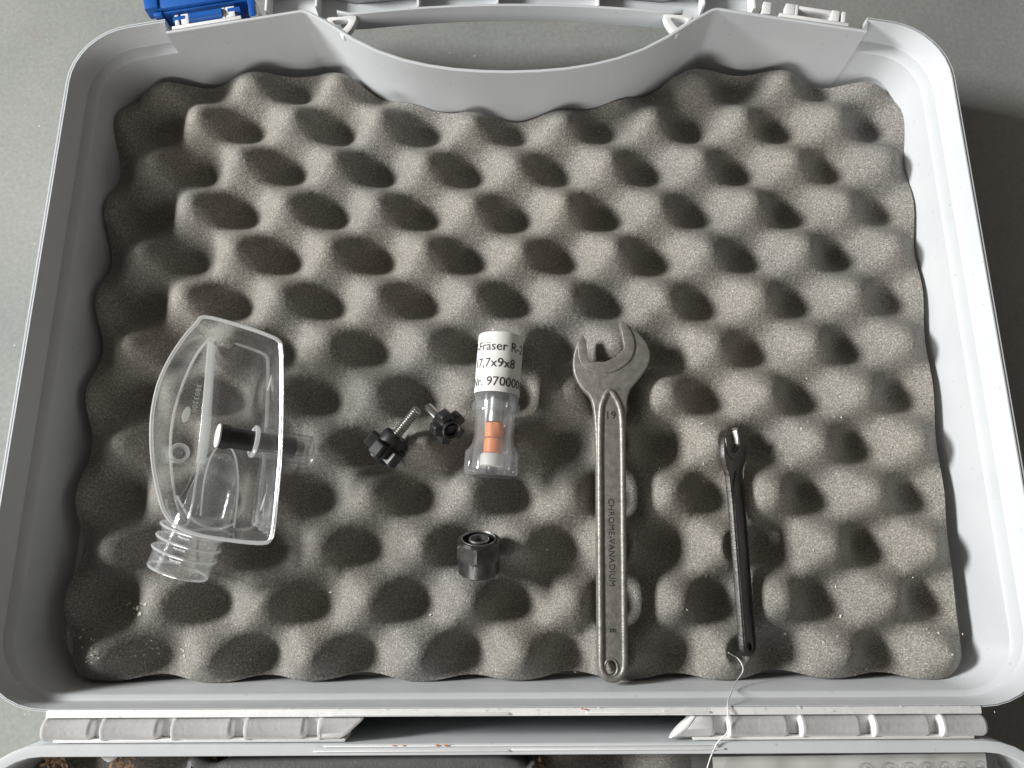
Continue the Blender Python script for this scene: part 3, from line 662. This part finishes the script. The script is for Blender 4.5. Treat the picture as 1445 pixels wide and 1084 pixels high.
obj('paper_sheet', sheet(.083, .197, -.215, -.0838, .0425, 24, 20, .00012, skew=.008), 'paper', pm, True, smooth=60)
for px in (1222, 1254, 1282, 1307, 1332, 1358, 1383):
    c = P(px, 1087.5 - (px - 1222) * .016, .0435); r = .0030
    obj('circled_symbol', join(tube([c + Vector((r * math.cos(a), r * math.sin(a), 0)) for a in np.linspace(0, 2 * math.pi, 25)[:-1]], .00011, 4, True),
        tube([c + Vector((-.0013, .0004, 0)), c + Vector((.0012, .0004, 0))], .0002, 4), tube([c + Vector((0, -.001, 0)), c + Vector((.0006, .0016, 0))], .0002, 4)), 'inkgrey', pm, True)
bag = thing('plastic_bag', 'crinkled clear plastic bag round the white leaflet below the hinge', 'bag', Matrix.Translation((.13, -.16, .036)))
obj('bag_film', sheet(.045, .203, -.225, -.0815, .0466, 90, 70, .0008, .0001, 5, skew=.006), 'film', bag, True, smooth=60)
bk = thing('card_sheet', 'dark grey card behind the leaflet in the plastic bag', 'card', Matrix.Translation((.14, -.16, .034)))
obj('card', sheet(.075, .2035, -.22, -.0822, .0385, 20, 16, .0001, .0008, 8, skew=.006), 'tool', bk, True, smooth=60)
hook = thing('cable_clip', 'rounded grey plastic tab poking out below the hinge', 'clip', Matrix.Translation(P(153, 1068, .035)))
obj('tab', curve_solid([smoothpts([(*P(x, y, .044).xy, 0) for x, y in ((136, 1058), (141, 1068), (152, 1076), (163, 1070), (172, 1058))], 5, True)], .0415, .0440, .0005), 'case', hook, True)

# ---------------------------------------------------------------- thread
zf = lambda v: float(foam_h(v.x, v.y))
tp = []
for px, py, z in ((1028, 921, None), (1036, 926, None), (1041, 929, None), (1048, 940, None), (1047, 950, .024), (1037, 965, .030), (1031, 980, .044), (1027, 990, .050), (1027, 1004, .0525), (1028, 1015, .0530), (1028, 1024, .0530), (1025, 1035, .0530), (1014, 1046, .0518), (1008, 1056, .0510), (1003, 1068, .0488), (999, 1080, .0480), (996, 1092, .0478)):
    if z is None:
        v = P(px, py, .02)
        for _ in range(4): v = P(px, py, zf(v) + .0006)
    else: v = P(px, py, z)
    tp.append(v)
tag(obj('thread', tube(smoothpts(tp, 5), .00025, 6), 'thread'), 'thin white thread hanging from the foam over the hinge', 'thread')

# ---------------------------------------------------------------- crumbs and shavings
def flake(c, s, rz, m_, name, parent=None):
    k = random.randint(4, 6); pts = [Vector((s * random.uniform(.5, 1.1) * math.cos(2 * math.pi * i / k), s * .55 * random.uniform(.6, 1.1) * math.sin(2 * math.pi * i / k), random.uniform(-.15, .25) * s)) for i in range(k)]
    V = pts + [p + Vector((0, 0, .00012)) for p in pts]
    Fc = [tuple(range(k))[::-1], tuple(range(k, 2 * k))] + [(i, (i + 1) % k, k + (i + 1) % k, k + i) for i in range(k)]
    return xf((V, Fc), Matrix.Translation(c) @ Matrix.Rotation(rz, 4, 'Z') @ Matrix.Rotation(random.uniform(-.5, .5), 4, 'X'))
def on_foam(px, py, lift=.0009):
    v = P(px, py, .015)
    for _ in range(5): v = P(px, py, float(foam_h(v.x, v.y)) + lift)
    return v
big = [(183, 851, 3.4, 'pale wood flake of the clump below the hose spigot'), (198, 866, 5.0, 'pale wood flake of the clump below the hose spigot'), (194, 859, 3.2, 'pale wood flake of the clump below the hose spigot'), (205, 853, 3.2, 'pale wood flake of the clump below the hose spigot'),
       (204, 924, 3.2, 'pale wood flake in the dim foam corner below the spigot clump'), (466, 836, 3.4, 'pale wood flake in a foam well left of the collet nut'), (678, 938, 3.4, 'pale wood flake on the foam edge below the collet nut'),
       (607, 868, 2.4, 'small wood flake in a foam well below and left of the collet nut'), (990, 598, 3.2, 'curled pale flake on the foam between the two wrenches'),
       (1308, 888, 2.8, 'white flake of a trio near the right end of the foam'), (1324, 893, 3.4, 'white flake of a trio near the right end of the foam'), (1311, 893, 2.2, 'white flake of a trio near the right end of the foam'),
       (1182, 898, 2.4, 'tiny pale flake of a pair right of the small wrench tail'), (1162, 906, 2.6, 'tiny pale flake of a pair right of the small wrench tail'), (1186, 870, 3.0, 'yellowish flake on a foam bump right of the small wrench')]
for px, py, s_, lab in big:
    c = on_foam(px, py)
    tag(obj('wood_flake', flake(c, s_ / 3000, random.uniform(0, 3), 'chip', ''), 'chip', smooth=0), lab, 'wood flake', 'wood flakes on the foam')
fl = []
spots = [(105, 900, 16, 14), (125, 925, 14, 12), (115, 915, 22, 22), (210, 918, 25, 10), (250, 920, 18, 14), (190, 860, 14, 10), (1105, 920, 6, 7), (1090, 925, 10, 10), (990, 640, 60, 40), (1180, 560, 80, 50), (700, 700, 500, 240), (1080, 860, 280, 90)]
for cx, cy, sx, sy in spots:
    for _ in range(9 if sx < 70 else 16):
        px, py = cx + random.uniform(-sx, sx), cy + random.uniform(-sy, sy)
        if 838 < px < 890 and py > 450: continue
        c = on_foam(px, py); fl.append(flake(c, random.uniform(.0003, .0010), random.uniform(0, 3), 'chip', ''))
tag(obj('sawdust', join(*fl), 'chip', smooth=0), 'fine pale sawdust specks scattered over the charcoal foam', 'sawdust', kind='stuff')
fl = []
for _ in range(70):
    px = random.uniform(40, 1420); py = random.uniform(998, 1010) - (px - 722) * .006
    if py > 1011: continue
    fl.append(flake(P(px, py, .0512), random.uniform(.0002, .0005), random.uniform(0, 3), 'chip', ''))
for _ in range(70):
    px = random.uniform(90, 1370); py = random.uniform(962, 976) - (px - 722) * .006
    fl.append(flake(P(px, py, .0012), random.uniform(.0002, .0006), random.uniform(0, 3), 'chip', ''))
tag(obj('plastic_shavings', join(*fl), 'edge', smooth=0), 'tiny pale plastic crumbs along the hinge side of the lid', 'crumbs', kind='stuff')
for px, py, s_ in ((822, 1000.5, 3), (826, 1001, 2.5), (556, 1052, 2.4), (570, 1052, 2.6), (618, 1051.5, 4), (630, 1051.5, 3.5)):
    tag(obj('orange_crumb', flake(P(px, py, .0512), s_ / 3000, .1, '', ''), 'crumb', smooth=0), 'orange crumb on the lid side of the hinge gap' if py < 1020 else ('big orange crumb on the base side of the hinge gap' if px > 600 else 'small orange crumb on the base side of the hinge gap'), 'crumb', 'orange crumbs on the hinge flanges')
for cx, cy, n, m_ in ((78, 1074, 26, 'brown'), (172, 1073, 22, 'brown'), (308, 1072, 12, 'brown'), (330, 1068, 6, 'chip'), (462, 1067, 5, 'chip'), (752, 1075, 6, 'brown')):
    fl = [flake(P(cx + random.uniform(-18, 18) * (1 if n > 8 else .7), cy + random.uniform(-7, 9), .036 + random.uniform(0, .004)), random.uniform(.0012, .0026), random.uniform(0, 3), '', '') for _ in range(n)]
    tag(obj('dry_shavings', join(*fl), m_, smooth=0), 'little heap of dry shavings caught behind the case hinge', 'shavings', 'shavings behind the hinge', 'stuff')
